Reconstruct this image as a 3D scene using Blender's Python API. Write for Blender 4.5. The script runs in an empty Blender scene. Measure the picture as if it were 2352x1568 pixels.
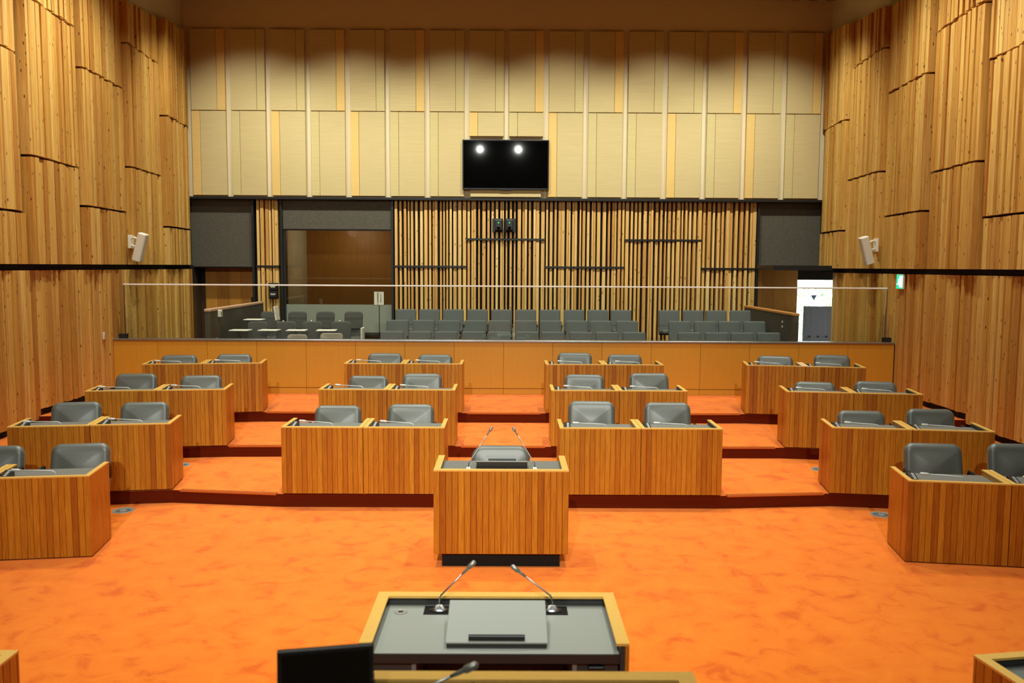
import bpy, bmesh, math, random
from mathutils import Vector, Matrix

# ------------------------------------------------------------------ camera, world, lights, exposure
SC = bpy.context.scene
COL = SC.collection
R = math.radians
rnd = random.Random(7)
FPX = 1960.0

cam_d = bpy.data.cameras.new('camera')
cam = bpy.data.objects.new('camera', cam_d)
COL.objects.link(cam)
cam_d.sensor_width = 36.0
cam_d.lens = FPX / 2352.0 * 36.0
cam_d.clip_start = 0.05
cam_d.clip_end = 200
cam.location = (0.06, 0.0, 2.67)
_pitch = (784 - 612) / FPX
cam.matrix_world = (Matrix.Translation((0.06, 0, 2.67)) @ Matrix.Rotation(-9 / FPX, 4, 'Z')
                    @ Matrix.Rotation(math.pi / 2 - _pitch, 4, 'X') @ Matrix.Rotation(0.0055, 4, 'Z'))
cam_d.dof.use_dof = True
cam_d.dof.focus_distance = 12.5
cam_d.dof.aperture_fstop = 3.2
SC.camera = cam

SC.view_settings.view_transform = 'Standard'
SC.view_settings.look = 'None'
SC.view_settings.gamma = 1.0
SC.view_settings.use_curve_mapping = False
SC.view_settings.exposure = 0.12

w = bpy.data.worlds.new('world')
SC.world = w
w.use_nodes = True
bg = w.node_tree.nodes['Background']
bg.inputs[0].default_value = (0.86, 0.95, 1.0, 1)
bg.inputs[1].default_value = 6.0

LAMP = (0.96, 1.0, 0.90)


def spot(name, loc, target, power, angle, blend, radius=0.09):
    d = bpy.data.lights.new(name, 'SPOT')
    d.energy = power
    d.color = LAMP
    d.spot_size = R(angle)
    d.spot_blend = blend
    d.shadow_soft_size = radius
    o = bpy.data.objects.new(name, d)
    COL.objects.link(o)
    o.location = loc
    o.rotation_euler = (Vector(target) - Vector(loc)).to_track_quat('-Z', 'Y').to_euler()
    return o


# ceiling downlights of the chamber (all above the frame)
for yy in (1.2, 4.2, 7.2, 10.2, 13.2):
    for xx in (-4.6, -1.6, 1.6, 4.6):
        if abs(xx) < 3:
            spot('ceiling_downlight', (xx, yy, 8.2), (xx * 0.9, yy, 0), {1.2: 90, 4.2: 620}.get(yy, 620), 52 if yy < 5 else 78, 0.9)
        else:
            p = {1.2: 60, 4.2: 120, 7.2: 340}.get(yy, 690) * (1.0 if xx < 0 else 0.85)
            spot('ceiling_downlight', (xx, yy, 8.2), (xx * 1.38, yy, 1.5), p, 116, 0.8)
# downlights washing the acoustic panels on the far wall
for xx in (-5.4, -3.3, -1.1, 1.1, 3.3, 5.4):
    spot('wall_washer', (xx, 15.8, 8.2), (xx, 18.3, 3.0), 650, 94, 0.95)
# two spotlights over the rostrum, behind the camera, aimed at the members' seats
for xx in (-1.32, 0.5):
    spot('rostrum_spotlight', (xx, -4.0, 8.2), (xx * 1.6, 10.5, 0.9), 3000, 48, 1.0, 0.05)

# ------------------------------------------------------------------ helpers


def S(r, g, b):
    def f(c):
        c /= 255.0
        return c / 12.92 if c <= 0.04045 else ((c + 0.055) / 1.055) ** 2.4
    return (f(r), f(g), f(b), 1.0)


MATS = {}


def new_mat(name):
    m = bpy.data.materials.new(name)
    m.use_nodes = True
    nt = m.node_tree
    b = nt.nodes['Principled BSDF']
    MATS[name] = m
    return m, nt, b


def plain(name, col, rough=0.5, metal=0.0, spec=0.5, emit=None, es=0.0, coat=0.0):
    m, nt, b = new_mat(name)
    b.inputs['Base Color'].default_value = col
    b.inputs['Roughness'].default_value = rough
    b.inputs['Metallic'].default_value = metal
    b.inputs['Specular IOR Level'].default_value = spec
    b.inputs['Coat Weight'].default_value = coat
    if emit:
        b.inputs['Emission Color'].default_value = emit
        b.inputs['Emission Strength'].default_value = es
    return m


def N(nt, t, **kw):
    n = nt.nodes.new(t)
    for k, v in kw.items():
        if k.startswith('i_'):
            n.inputs[k[2:].replace('_', ' ')].default_value = v
        else:
            setattr(n, k, v)
    return n


def ramp(nt, stops):
    n = nt.nodes.new('ShaderNodeValToRGB')
    cr = n.color_ramp
    while len(cr.elements) < len(stops):
        cr.elements.new(0.5)
    for e, (p, c) in zip(cr.elements, stops):
        e.position = p
        e.color = c
    return n


def coords(nt, scale, rand=True):
    """object coordinates, shifted for each object, stretched"""
    L = nt.links
    tc = N(nt, 'ShaderNodeTexCoord')
    mp = N(nt, 'ShaderNodeMapping')
    mp.inputs['Scale'].default_value = scale
    if rand:
        oi = N(nt, 'ShaderNodeObjectInfo')
        mul = N(nt, 'ShaderNodeVectorMath', operation='SCALE')
        cx = N(nt, 'ShaderNodeCombineXYZ')
        for k in range(3):
            L.new(oi.outputs['Random'], cx.inputs[k])
        mul.inputs['Scale'].default_value = 37.0
        L.new(cx.outputs[0], mul.inputs[0])
        ad = N(nt, 'ShaderNodeVectorMath', operation='ADD')
        L.new(tc.outputs['Object'], ad.inputs[0])
        L.new(mul.outputs[0], ad.inputs[1])
        L.new(ad.outputs[0], mp.inputs['Vector'])
    else:
        L.new(tc.outputs['Object'], mp.inputs['Vector'])
    return mp.outputs[0]


def mixc(nt, fac, a, b, mode='MIX'):
    n = N(nt, 'ShaderNodeMix', data_type='RGBA', blend_type=mode)
    L = nt.links
    for s, v in ((n.inputs[0], fac), (n.inputs[6], a), (n.inputs[7], b)):
        if isinstance(v, (int, float, tuple)):
            s.default_value = v
        else:
            L.new(v, s)
    return n.outputs[2]


def wood(name, stops, scale=(45, 45, 2.5), grain=0.35, rough=0.45, knots=False, gdark=(0.55, 0.42, 0.3, 1), coat=0.0,
         tonal=True):
    m, nt, b = new_mat(name)
    L = nt.links
    v = coords(nt, scale)
    n1 = N(nt, 'ShaderNodeTexNoise')
    n1.inputs['Scale'].default_value = 1.0
    n1.inputs['Detail'].default_value = 6
    n1.inputs['Distortion'].default_value = 1.8
    L.new(v, n1.inputs['Vector'])
    r1 = ramp(nt, [(0.38, gdark), (0.62, (1, 1, 1, 1))])
    L.new(n1.outputs[0], r1.inputs[0])
    oi = N(nt, 'ShaderNodeObjectInfo')
    r0 = ramp(nt, [(i / max(1, len(stops) - 1), c) for i, c in enumerate(stops)])
    L.new(oi.outputs['Random'], r0.inputs[0])
    c = mixc(nt, grain, r0.outputs[0], r1.outputs[0], 'MULTIPLY')
    if knots:
        fv = coords(nt, (95, 95, 0.7))
        n2 = N(nt, 'ShaderNodeTexNoise')
        n2.inputs['Scale'].default_value = 1.0
        n2.inputs['Detail'].default_value = 2
        L.new(fv, n2.inputs['Vector'])
        r2 = ramp(nt, [(0.36, (0.66, 0.52, 0.36, 1)), (0.6, (1, 1, 1, 1))])
        L.new(n2.outputs[0], r2.inputs[0])
        c = mixc(nt, 0.65, c, r2.outputs[0], 'MULTIPLY')
        kv = coords(nt, (13, 13, 5.0))
        vo = N(nt, 'ShaderNodeTexVoronoi')
        vo.inputs['Scale'].default_value = 1.0
        L.new(kv, vo.inputs['Vector'])
        rk = ramp(nt, [(0.09, (1, 1, 1, 1)), (0.15, (0, 0, 0, 1))])
        L.new(vo.outputs['Distance'], rk.inputs[0])
        c = mixc(nt, rk.outputs[0], c, S(104, 62, 24))
    L.new(c, b.inputs['Base Color'])
    b.inputs['Roughness'].default_value = rough
    b.inputs['Coat Weight'].default_value = coat
    b.inputs['Coat Roughness'].default_value = 0.25
    return m


# desks: oiled hardwood planks
wood('desk_wood', [S(178, 108, 20), S(200, 132, 30), S(190, 122, 25), S(206, 142, 36), S(166, 94, 15), S(196, 128, 28), S(202, 138, 34)],
     (60, 60, 2.6), 0.62, 0.42, gdark=(0.6, 0.44, 0.28, 1), coat=0.1)
wood('rim_wood', [S(226, 176, 86), S(232, 184, 94)], (20, 60, 60), 0.25, 0.4, gdark=(0.8, 0.66, 0.45, 1), coat=0.1)
wood('cedar', [S(212, 160, 68), S(232, 188, 98), S(190, 130, 48), S(220, 170, 78), S(238, 200, 114), S(200, 142, 58)],
     (34, 34, 1.6), 0.5, 0.6, knots=True, gdark=(0.7, 0.52, 0.34, 1))
wood('pale_batten', [S(232, 186, 104), S(246, 208, 130), S(212, 158, 78), S(240, 196, 114), S(222, 172, 90), S(248, 214, 140)],
     (30, 30, 1.8), 0.35, 0.6, knots=True, gdark=(0.7, 0.52, 0.34, 1))
wood('veneer', [S(202, 142, 34), S(206, 146, 37)], (60, 60, 1.2), 0.2, 0.5, gdark=(0.75, 0.6, 0.42, 1))
wood('brown_board', [S(196, 130, 46), S(206, 140, 52), S(184, 118, 40)], (40, 40, 2), 0.35, 0.5)
wood('handrail_wood', [S(206, 140, 70)], (8, 8, 8), 0.2, 0.45)
wood('ceiling_wood', [S(96, 50, 20), S(110, 60, 26)], (30, 2, 30), 0.4, 0.6)

# carpet
m, nt, b = new_mat('carpet')
v = coords(nt, (1, 1, 1), False)
na = N(nt, 'ShaderNodeTexNoise')
na.inputs['Scale'].default_value = 4.5
na.inputs['Detail'].default_value = 5
na.inputs['Roughness'].default_value = 0.62
na.inputs['Distortion'].default_value = 0.6
nt.links.new(v, na.inputs['Vector'])
ra = ramp(nt, [(0.32, S(218, 96, 16)), (0.46, S(236, 118, 24)), (0.66, S(241, 126, 29))])
nt.links.new(na.outputs[0], ra.inputs[0])
nf = N(nt, 'ShaderNodeTexNoise')
nf.inputs['Scale'].default_value = 160
nt.links.new(v, nf.inputs['Vector'])
rf = ramp(nt, [(0.3, (0.82, 0.8, 0.78, 1)), (0.7, (1, 1, 1, 1))])
nt.links.new(nf.outputs[0], rf.inputs[0])
nt.links.new(mixc(nt, 0.5, ra.outputs[0], rf.outputs[0], 'MULTIPLY'), b.inputs['Base Color'])
bp = N(nt, 'ShaderNodeBump')
bp.inputs['Strength'].default_value = 0.25
bp.inputs['Distance'].default_value = 0.01
nt.links.new(nf.outputs[0], bp.inputs['Height'])
nt.links.new(bp.outputs[0], b.inputs['Normal'])
b.inputs['Roughness'].default_value = 0.95
b.inputs['Specular IOR Level'].default_value = 0.05
b.inputs['Sheen Weight'].default_value = 0.15


def fabric(name, col, col2, scale=(2, 2, 240), rough=0.9):
    m, nt, b = new_mat(name)
    v = coords(nt, scale)
    n = N(nt, 'ShaderNodeTexNoise')
    n.inputs['Scale'].default_value = 1.0
    n.inputs['Detail'].default_value = 3
    nt.links.new(v, n.inputs['Vector'])
    r = ramp(nt, [(0.35, col), (0.65, col2)])
    nt.links.new(n.outputs[0], r.inputs[0])
    nt.links.new(r.outputs[0], b.inputs['Base Color'])
    b.inputs['Roughness'].default_value = rough
    b.inputs['Specular IOR Level'].default_value = 0.15
    return m


fabric('acoustic_beige', S(198, 176, 124), S(210, 189, 136))
fabric('acoustic_sand', S(200, 180, 124), S(210, 192, 136))
fabric('acoustic_tan', S(222, 184, 110), S(228, 192, 120))
fabric('grey_felt', S(84, 79, 68), S(95, 89, 77), (40, 40, 40))
fabric('seat_fabric', S(92, 94, 90), S(104, 105, 101), (200, 200, 200))
fabric('chair_fabric', S(78, 76, 71), S(90, 87, 81), (200, 200, 200))
plain('plaster', S(222, 205, 168), 0.9, spec=0.1)
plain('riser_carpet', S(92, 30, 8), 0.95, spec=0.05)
plain('black_metal', S(26, 26, 24), 0.45)
plain('black_plastic', S(20, 20, 20), 0.4)
plain('black_matte', S(24, 21, 18), 0.8, spec=0.2)
plain('dark_backing', S(44, 36, 28), 0.85, spec=0.2)
plain('grey_laminate', S(116, 117, 112), 0.4)
plain('lit_laminate', S(150, 151, 143), 0.5)  # grey laminate again, the stronger light on the lectern put into its colour
plain('dark_laminate', S(46, 44, 42), 0.4)
plain('liner', S(52, 52, 52), 0.5)
plain('leather', S(88, 88, 80), 0.42, spec=0.85)
plain('chrome', S(215, 215, 212), 0.22, metal=1.0)
plain('mic_grey', S(150, 148, 140), 0.35, metal=0.6)
plain('steel', S(180, 180, 178), 0.35, metal=1.0)
plain('silver_plastic', S(208, 208, 204), 0.3, spec=0.6)
plain('white_plastic', S(238, 230, 212), 0.45)
plain('rail_metal', S(252, 250, 242), 0.25, metal=0.15, spec=0.8)
plain('nosing', S(190, 96, 40), 0.16, spec=0.8, coat=0.6)
plain('screen', S(5, 5, 5), 0.035, spec=0.12)
plain('monitor_screen', S(20, 21, 17), 0.22)
plain('monitor_case', S(30, 28, 26), 0.4)
plain('taupe_shell', S(168, 150, 128), 0.5)
plain('vent_grey', S(150, 146, 136), 0.5)
plain('paper', S(240, 232, 208), 0.8)
plain('ink', S(20, 18, 16), 0.8)
plain('door_frame', S(40, 38, 34), 0.5)
plain('kick_grey', S(124, 128, 138), 0.5)
plain('sticker', S(120, 120, 170), 0.7)
plain('exit_green', S(20, 160, 110), 0.5, emit=S(30, 200, 150), es=1.1)
plain('exit_white', S(240, 255, 255), 0.5, emit=S(225, 250, 255), es=2.2)
plain('green_led', S(40, 255, 90), 0.5, emit=S(60, 255, 100), es=3.0)
plain('red_led', S(220, 60, 40), 0.5, emit=S(255, 70, 50), es=0.8)
plain('leaf', S(206, 226, 196), 0.7)
plain('paving', S(170, 170, 165), 0.9)


def glass(name, tint, ior=1.45, extra=0.0, rough=0.0):
    m, nt, b = new_mat(name)
    nt.nodes.remove(b)
    out = [n for n in nt.nodes if n.type == 'OUTPUT_MATERIAL'][0]
    tr = N(nt, 'ShaderNodeBsdfTransparent')
    tr.inputs[0].default_value = tint
    gl = N(nt, 'ShaderNodeBsdfGlossy')
    gl.inputs['Roughness'].default_value = rough
    fr = N(nt, 'ShaderNodeFresnel')
    fr.inputs[0].default_value = ior
    ad = N(nt, 'ShaderNodeMath', operation='ADD')
    ad.inputs[1].default_value = extra
    mx = N(nt, 'ShaderNodeMixShader')
    L = nt.links
    L.new(fr.outputs[0], ad.inputs[0])
    L.new(ad.outputs[0], mx.inputs[0])
    L.new(tr.outputs[0], mx.inputs[1])
    L.new(gl.outputs[0], mx.inputs[2])
    L.new(mx.outputs[0], out.inputs[0])
    return m


glass('clear_glass', (0.95, 0.97, 0.95, 1), 1.4)
glass('booth_glass', (0.80, 0.80, 0.74, 1), 1.6, 0.02)
m, nt, b = new_mat('frosted_film')
b.inputs['Base Color'].default_value = S(168, 174, 154)
b.inputs['Roughness'].default_value = 0.5
b.inputs['Alpha'].default_value = 0.5

MESH = {}


def finish(me, smooth=False, angle=None):
    if smooth:
        for p in me.polygons:
            p.use_smooth = True
    return me


def from_bm(bm, name, smooth=False):
    me = bpy.data.meshes.new(name)
    bmesh.ops.recalc_face_normals(bm, faces=bm.faces)
    bm.to_mesh(me)
    bm.free()
    return finish(me, smooth)


def add_box(bm, x0, x1, y0, y1, z0, z1):
    vs = [bm.verts.new(p) for p in ((x0, y0, z0), (x1, y0, z0), (x1, y1, z0), (x0, y1, z0),
                                    (x0, y0, z1), (x1, y0, z1), (x1, y1, z1), (x0, y1, z1))]
    for f in ((0, 3, 2, 1), (4, 5, 6, 7), (0, 1, 5, 4), (1, 2, 6, 5), (2, 3, 7, 6), (3, 0, 4, 7)):
        bm.faces.new([vs[i] for i in f])
    return vs


def box_mesh(x0, x1, y0, y1, z0, z1, bev=0.0, seg=1):
    key = ('box', round(x0, 4), round(x1, 4), round(y0, 4), round(y1, 4), round(z0, 4), round(z1, 4), bev, seg)
    if key not in MESH:
        bm = bmesh.new()
        add_box(bm, x0, x1, y0, y1, z0, z1)
        if bev > 0:
            bmesh.ops.bevel(bm, geom=bm.edges[:], offset=bev, segments=seg, affect='EDGES', profile=0.5)
        MESH[key] = from_bm(bm, 'box')
    return MESH[key]


def add_prism(bm, poly, z0, z1):
    a = [bm.verts.new((x, y, z0)) for x, y in poly]
    c = [bm.verts.new((x, y, z1)) for x, y in poly]
    n = len(poly)
    bm.faces.new(a[::-1])
    bm.faces.new(c)
    for i in range(n):
        bm.faces.new((a[i], a[(i + 1) % n], c[(i + 1) % n], c[i]))


def prism_mesh(poly, z0, z1, key=None):
    k = ('prism', tuple((round(x, 4), round(y, 4)) for x, y in poly), round(z0, 4), round(z1, 4))
    if k not in MESH:
        bm = bmesh.new()
        add_prism(bm, poly, z0, z1)
        MESH[k] = from_bm(bm, 'prism')
    return MESH[k]


def plank_mesh(width, thick, z0, z1, c=0.004):
    """upright board, front face on -y, chamfered front edges"""
    h = width / 2
    return prism_mesh([(-h, thick), (-h, c), (-h + c, 0), (h - c, 0), (h, c), (h, thick)], z0, z1)


def add_tube(bm, pts, rad, n=8, cap=True):
    pts = [Vector(p) for p in pts]
    rads = rad if isinstance(rad, (list, tuple)) else [rad] * len(pts)
    rings = []
    ref = Vector((0, 0, 1))
    for i, p in enumerate(pts):
        if i == 0:
            t = pts[1] - pts[0]
        elif i == len(pts) - 1:
            t = pts[-1] - pts[-2]
        else:
            t = (pts[i + 1] - pts[i]).normalized() + (pts[i] - pts[i - 1]).normalized()
        t.normalize()
        r_ = ref if abs(t.dot(ref)) < 0.95 else Vector((0, 1, 0))
        u = t.cross(r_).normalized()
        v_ = t.cross(u).normalized()
        rings.append([bm.verts.new(p + (u * math.cos(2 * math.pi * k / n) + v_ * math.sin(2 * math.pi * k / n)) * rads[i])
                      for k in range(n)])
    for a, c in zip(rings, rings[1:]):
        for k in range(n):
            bm.faces.new((a[k], a[(k + 1) % n], c[(k + 1) % n], c[k]))
    if cap:
        bm.faces.new(rings[0][::-1])
        bm.faces.new(rings[-1])


def tube_mesh(pts, rad, n=8, smooth=True):
    bm = bmesh.new()
    add_tube(bm, pts, rad, n)
    return from_bm(bm, 'tube', smooth)


def lathe_mesh(prof, n=24, smooth=True):
    """revolve (r, z) profile about z"""
    bm = bmesh.new()
    rings = []
    for r_, z in prof:
        if r_ < 1e-5:
            rings.append([bm.verts.new((0, 0, z))])
        else:
            rings.append([bm.verts.new((r_ * math.cos(2 * math.pi * k / n), r_ * math.sin(2 * math.pi * k / n), z)) for k in range(n)])
    for a, c in zip(rings, rings[1:]):
        for k in range(n):
            j = (k + 1) % n
            if len(a) == 1 and len(c) > 1:
                bm.faces.new((a[0], c[j], c[k]))
            elif len(c) == 1 and len(a) > 1:
                bm.faces.new((a[k], a[j], c[0]))
            elif len(a) > 1:
                bm.faces.new((a[k], a[j], c[j], c[k]))
    return from_bm(bm, 'lathe', smooth)


def pillow_mesh(wd, ht, t, r, bulge=0.0, top=1.0, curve=0.0, crown=0.0):
    """cushion in the xz plane, thickness along y: rounded-rectangle outline with soft edges.
    origin bottom centre. top: width factor at the top, curve: wrap of the sides towards -y"""
    bm = bmesh.new()
    nseg = 7
    out = []
    for cx, cz, a0 in ((wd / 2 - r, ht - r, 0), (-wd / 2 + r, ht - r, 90), (-wd / 2 + r, r, 180), (wd / 2 - r, r, 270)):
        for k in range(nseg):
            a = R(a0 + 90 * k / (nseg - 1))
            out.append((cx + r * math.cos(a), cz + r * math.sin(a), math.cos(a), math.sin(a)))
    e = min(t / 2, r * 0.9)
    layers = []
    for k in range(6):
        a = math.pi / 2 * k / 5
        layers.append((-t / 2 + e * (1 - math.sin(a)), e * (1 - math.cos(a))))
    layers = layers[::-1]
    lay = layers + [(-y, ins) for y, ins in layers[::-1]]
    rings = []

    def warp(x, y, z):
        f = 1 + (top - 1) * (z / ht)
        return (x * f, y - curve * (2 * x / wd) ** 2, z + crown * (1 - (2 * x / wd) ** 2) * max(0.0, z / ht - 0.5) * 2)
    for y, ins in lay:
        rings.append([bm.verts.new(warp(x - nx * ins, y, z - nz * ins)) for x, z, nx, nz in out])
    n = len(out)
    for a, c in zip(rings, rings[1:]):
        for k in range(n):
            bm.faces.new((a[k], a[(k + 1) % n], c[(k + 1) % n], c[k]))
    for ring, sgn in ((rings[0], -1), (rings[-1], 1)):
        prev = ring
        cx, cz = 0, ht / 2
        for f in (0.9, 0.78, 0.62, 0.44, 0.24, 0.08):
            new = []
            for v_ in ring:
                x, z = v_.co.x * f / (1 + (top - 1) * (v_.co.z / ht)), cz + (v_.co.z - cz) * f
                p = warp(x, sgn * (t / 2 + bulge * max(0.0, 1 - (2 * x / (wd - 2 * e)) ** 2) * max(0.0, 1 - (2 * (z - cz) / (ht - 2 * e)) ** 2)), z)
                new.append(bm.verts.new((v_.co.x * f, p[1], z)))
            for k in range(n):
                bm.faces.new((prev[k], prev[(k + 1) % n], new[(k + 1) % n], new[k]))
            prev = new
        bm.faces.new(prev)
    return from_bm(bm, 'pillow', True)


def obj(name, me, mat, parent=None, loc=(0, 0, 0), rot=(0, 0, 0), scale=None):
    mt = MATS[mat]
    if len(me.materials) == 0:
        me.materials.append(mt)
        o = bpy.data.objects.new(name, me)
    else:
        o = bpy.data.objects.new(name, me)
        if me.materials[0] is not mt:
            o.material_slots[0].link = 'OBJECT'
            o.material_slots[0].material = mt
    COL.objects.link(o)
    o.location = loc
    o.rotation_euler = rot
    if scale:
        o.scale = scale
    if parent:
        o.parent = parent
    return o


def tag(o, label, cat, group=None):
    o['label'] = label
    o['category'] = cat
    if group:
        o['group'] = group
    return o


def thing(name, label, cat, loc=(0, 0, 0), rz=0.0, group=None):
    o = bpy.data.objects.new(name, None)
    COL.objects.link(o)
    o.location = loc
    o.rotation_euler = (0, 0, rz)
    o.empty_display_size = 0.1
    return tag(o, label, cat, group)


def struct(name, me, mat, **kw):
    o = obj(name, me, mat, **kw)
    o['kind'] = 'structure'
    return o


# ------------------------------------------------------------------ shell
LV = (0.0, 0.145, 0.29, 0.435)          # floor levels: chamber, second, third, back row
XW = 6.9                                # half width of the backing walls
YB = 18.7
ZC = 8.36

struct('floor', box_mesh(-9.5, 9.5, -6.2, 23.5, -0.3, 0.0), 'carpet')


def tier_line(yg1, yc, yg4):
    """front line of a tier, from the left wall to the right one"""
    return [(-7.05, yg1 - 3.35 * math.tan(R(8.2))), (-3.70, yg1), (-2.43, yc), (2.43, yc), (3.70, yg4), (7.05, yg4 - 3.35 * math.tan(R(8.0)))]


TIERS = [tier_line(9.43, 9.28, 9.40), tier_line(11.11, 11.15, 11.16), tier_line(12.89, 12.89, 12.92)]
for i, ln in enumerate(TIERS):
    z0, z1 = LV[i], LV[i + 1]
    bm = bmesh.new()
    poly = ln + [(7.05, 15.0), (-7.05, 15.0)]
    add_prism(bm, poly, z0 - 0.02 if i else 0.0, z1)
    me = from_bm(bm, 'tier')
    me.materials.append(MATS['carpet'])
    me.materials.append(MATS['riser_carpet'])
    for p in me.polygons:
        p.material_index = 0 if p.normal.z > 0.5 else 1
    o = bpy.data.objects.new('floor_tier', me)
    COL.objects.link(o)
    o['kind'] = 'structure'
    # shiny nosing strips on the edge of the step, in the three aisles
    for (xa, xb) in ((-3.62, -2.50), (-0.56, 0.56), (2.50, 3.62)):
        def yat(x):
            for (ax, ay), (bx, by) in zip(ln, ln[1:]):
                if ax <= x <= bx:
                    return ay + (by - ay) * (x - ax) / (bx - ax)
        ya, yb = yat(xa), yat(xb)
        L_ = math.hypot(xb - xa, yb - ya)
        nb = bmesh.new()
        add_box(nb, 0, L_, -0.012, 0.05, -0.016, 0.008)
        bmesh.ops.bevel(nb, geom=nb.edges[:], offset=0.006, segments=2, affect='EDGES')
        s = obj('nosing_strip', from_bm(nb, 'nosing'), 'nosing', parent=o, loc=(xa, ya, z1), rot=(0, 0, math.atan2(yb - ya, xb - xa)))

# ceiling with dark boards
ceil = struct('ceiling', box_mesh(-7.6, 7.6, -6.2, 19.0, ZC + 0.06, ZC + 0.3), 'dark_backing')
for k in range(38):
    obj('ceiling_board', box_mesh(-0.09, 0.09, -1.6, 1.6, -0.05, 0.06), 'ceiling_wood', parent=ceil, loc=(-6.84 + k * 0.37, 17.0, ZC))

# walls behind / beside the camera
struct('wall_back', box_mesh(-7.3, 7.3, -6.2, -6.0, 0, ZC + 0.1), 'plaster')
dais = struct('floor_dais', box_mesh(-4.5, 4.5, -5.9, 2.95, 0.0, 0.40), 'carpet')


# ---------------------------------------------------------------- side walls with boards
# sections from the far wall towards the camera: (y_near, y_far, joint heights)
SECT = [(17.22, 18.66, (3.42, 5.60)), (15.55, 17.20, (4.41, 6.58)), (13.90, 15.53, (3.60, 5.78)),
        (12.30, 13.88, (4.20, 6.40)), (10.70, 12.28, (3.40, 5.60))]


def split_widths(total, lo, hi, rr):
    ws = []
    left = total
    while left > hi * 1.3:
        a = rr.uniform(lo, hi)
        ws.append(a)
        left -= a
    ws.append(left)
    return ws


def side_wall(sgn, side):
    rr = random.Random(11 if sgn < 0 else 23)
    xi = XW * sgn
    x0, x1 = sorted((xi, xi + 0.35 * sgn))
    upper = struct('wall_' + side, box_mesh(x0, x1, -6.2, 18.95, 2.66, 7.0), 'dark_backing')
    # plain plaster above the boards
    p0, p1 = sorted((xi + 0.04 * sgn, xi + 0.36 * sgn))
    struct('wall_' + side + '_plaster', box_mesh(p0, p1, -6.2, 18.95, 7.0, ZC + 0.1), 'plaster')
    for (ya, yb, joints) in SECT:
        ws = split_widths(yb - ya, 0.06, 0.115, rr)
        nums = len(ws)
        y = ya
        for k, wd in enumerate(ws):
            t = (k + 0.5) / nums
            d0 = 0.05 + 0.13 * (1 - t)
            ztop = 7.30 + (y - 15.5) * 0.098
            zs = [2.665] + list(joints) + [ztop]
            for q in range(len(zs) - 1):
                d = d0 + rr.choice((0.0, 0.012, 0.03, 0.045))
                za = zs[q] + (0.018 if q else 0.0)
                zb = zs[q + 1] - (0.018 if q < len(zs) - 2 else 0)
                bw = wd - 0.003
                me = prism_mesh([(-d, -bw / 2 + 0.004), (-d + 0.004, -bw / 2), (0, -bw / 2), (0, bw / 2), (-d + 0.004, bw / 2), (-d, bw / 2 - 0.004)]
                                if sgn > 0 else
                                [(0, -bw / 2), (d - 0.004, -bw / 2), (d, -bw / 2 + 0.004), (d, bw / 2 - 0.004), (d - 0.004, bw / 2), (0, bw / 2)], 0, zb - za)
                obj('board', me, 'cedar', parent=upper, loc=(xi, y + wd / 2, za))
            y += wd
    # black reveal between upper and lower boards
    struct('trim_' + ('1' if sgn < 0 else '2'), box_mesh(*sorted((xi - 0.03 * sgn, xi + 0.1 * sgn)), -6.2, 18.66, 2.585, 2.66), 'black_matte')
    # lower wall
    yend = 18.66 if sgn < 0 else 17.82
    low = struct('wall_' + side + '_lower', box_mesh(*sorted((xi, xi + 0.3 * sgn)), -6.2, yend, 0.0, 2.60), 'dark_backing')
    y = 9.4
    while y < yend - 0.03:
        wd = rr.choice((0.06, 0.075, 0.09, 0.105, 0.13))
        wd = min(wd, yend - y)
        d = rr.choice((0.05, 0.065, 0.08, 0.10))
        lvl = 0.0
        for i, ln in enumerate(TIERS):
            if y > (ln[0][1] if sgn < 0 else ln[-1][1]) - 0.02:
                lvl = LV[i + 1]
        if y > 14.9:
            lvl = 0.6
        bw = wd - 0.003
        me = box_mesh(*sorted((0, -d * sgn)), -bw / 2, bw / 2, 0, 2.575 - lvl - 0.10)
        obj('board', me, 'cedar', parent=low, loc=(xi, y + wd / 2, lvl + 0.10))
        y += wd
    # dark stepped skirting
    bm = bmesh.new()
    fr = [9.0] + [(ln[0][1] if sgn < 0 else ln[-1][1]) for ln in TIERS] + [14.75]
    fr[0] = -6.0
    for i in range(4):
        add_box(bm, *sorted((xi, xi - 0.045 * sgn)), fr[i], fr[i + 1] + 0.0, LV[i], LV[i] + 0.095)
    struct('baseboard_' + side, from_bm(bm, 'skirting'), 'black_matte')


side_wall(-1, 'left')
side_wall(1, 'right')

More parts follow.
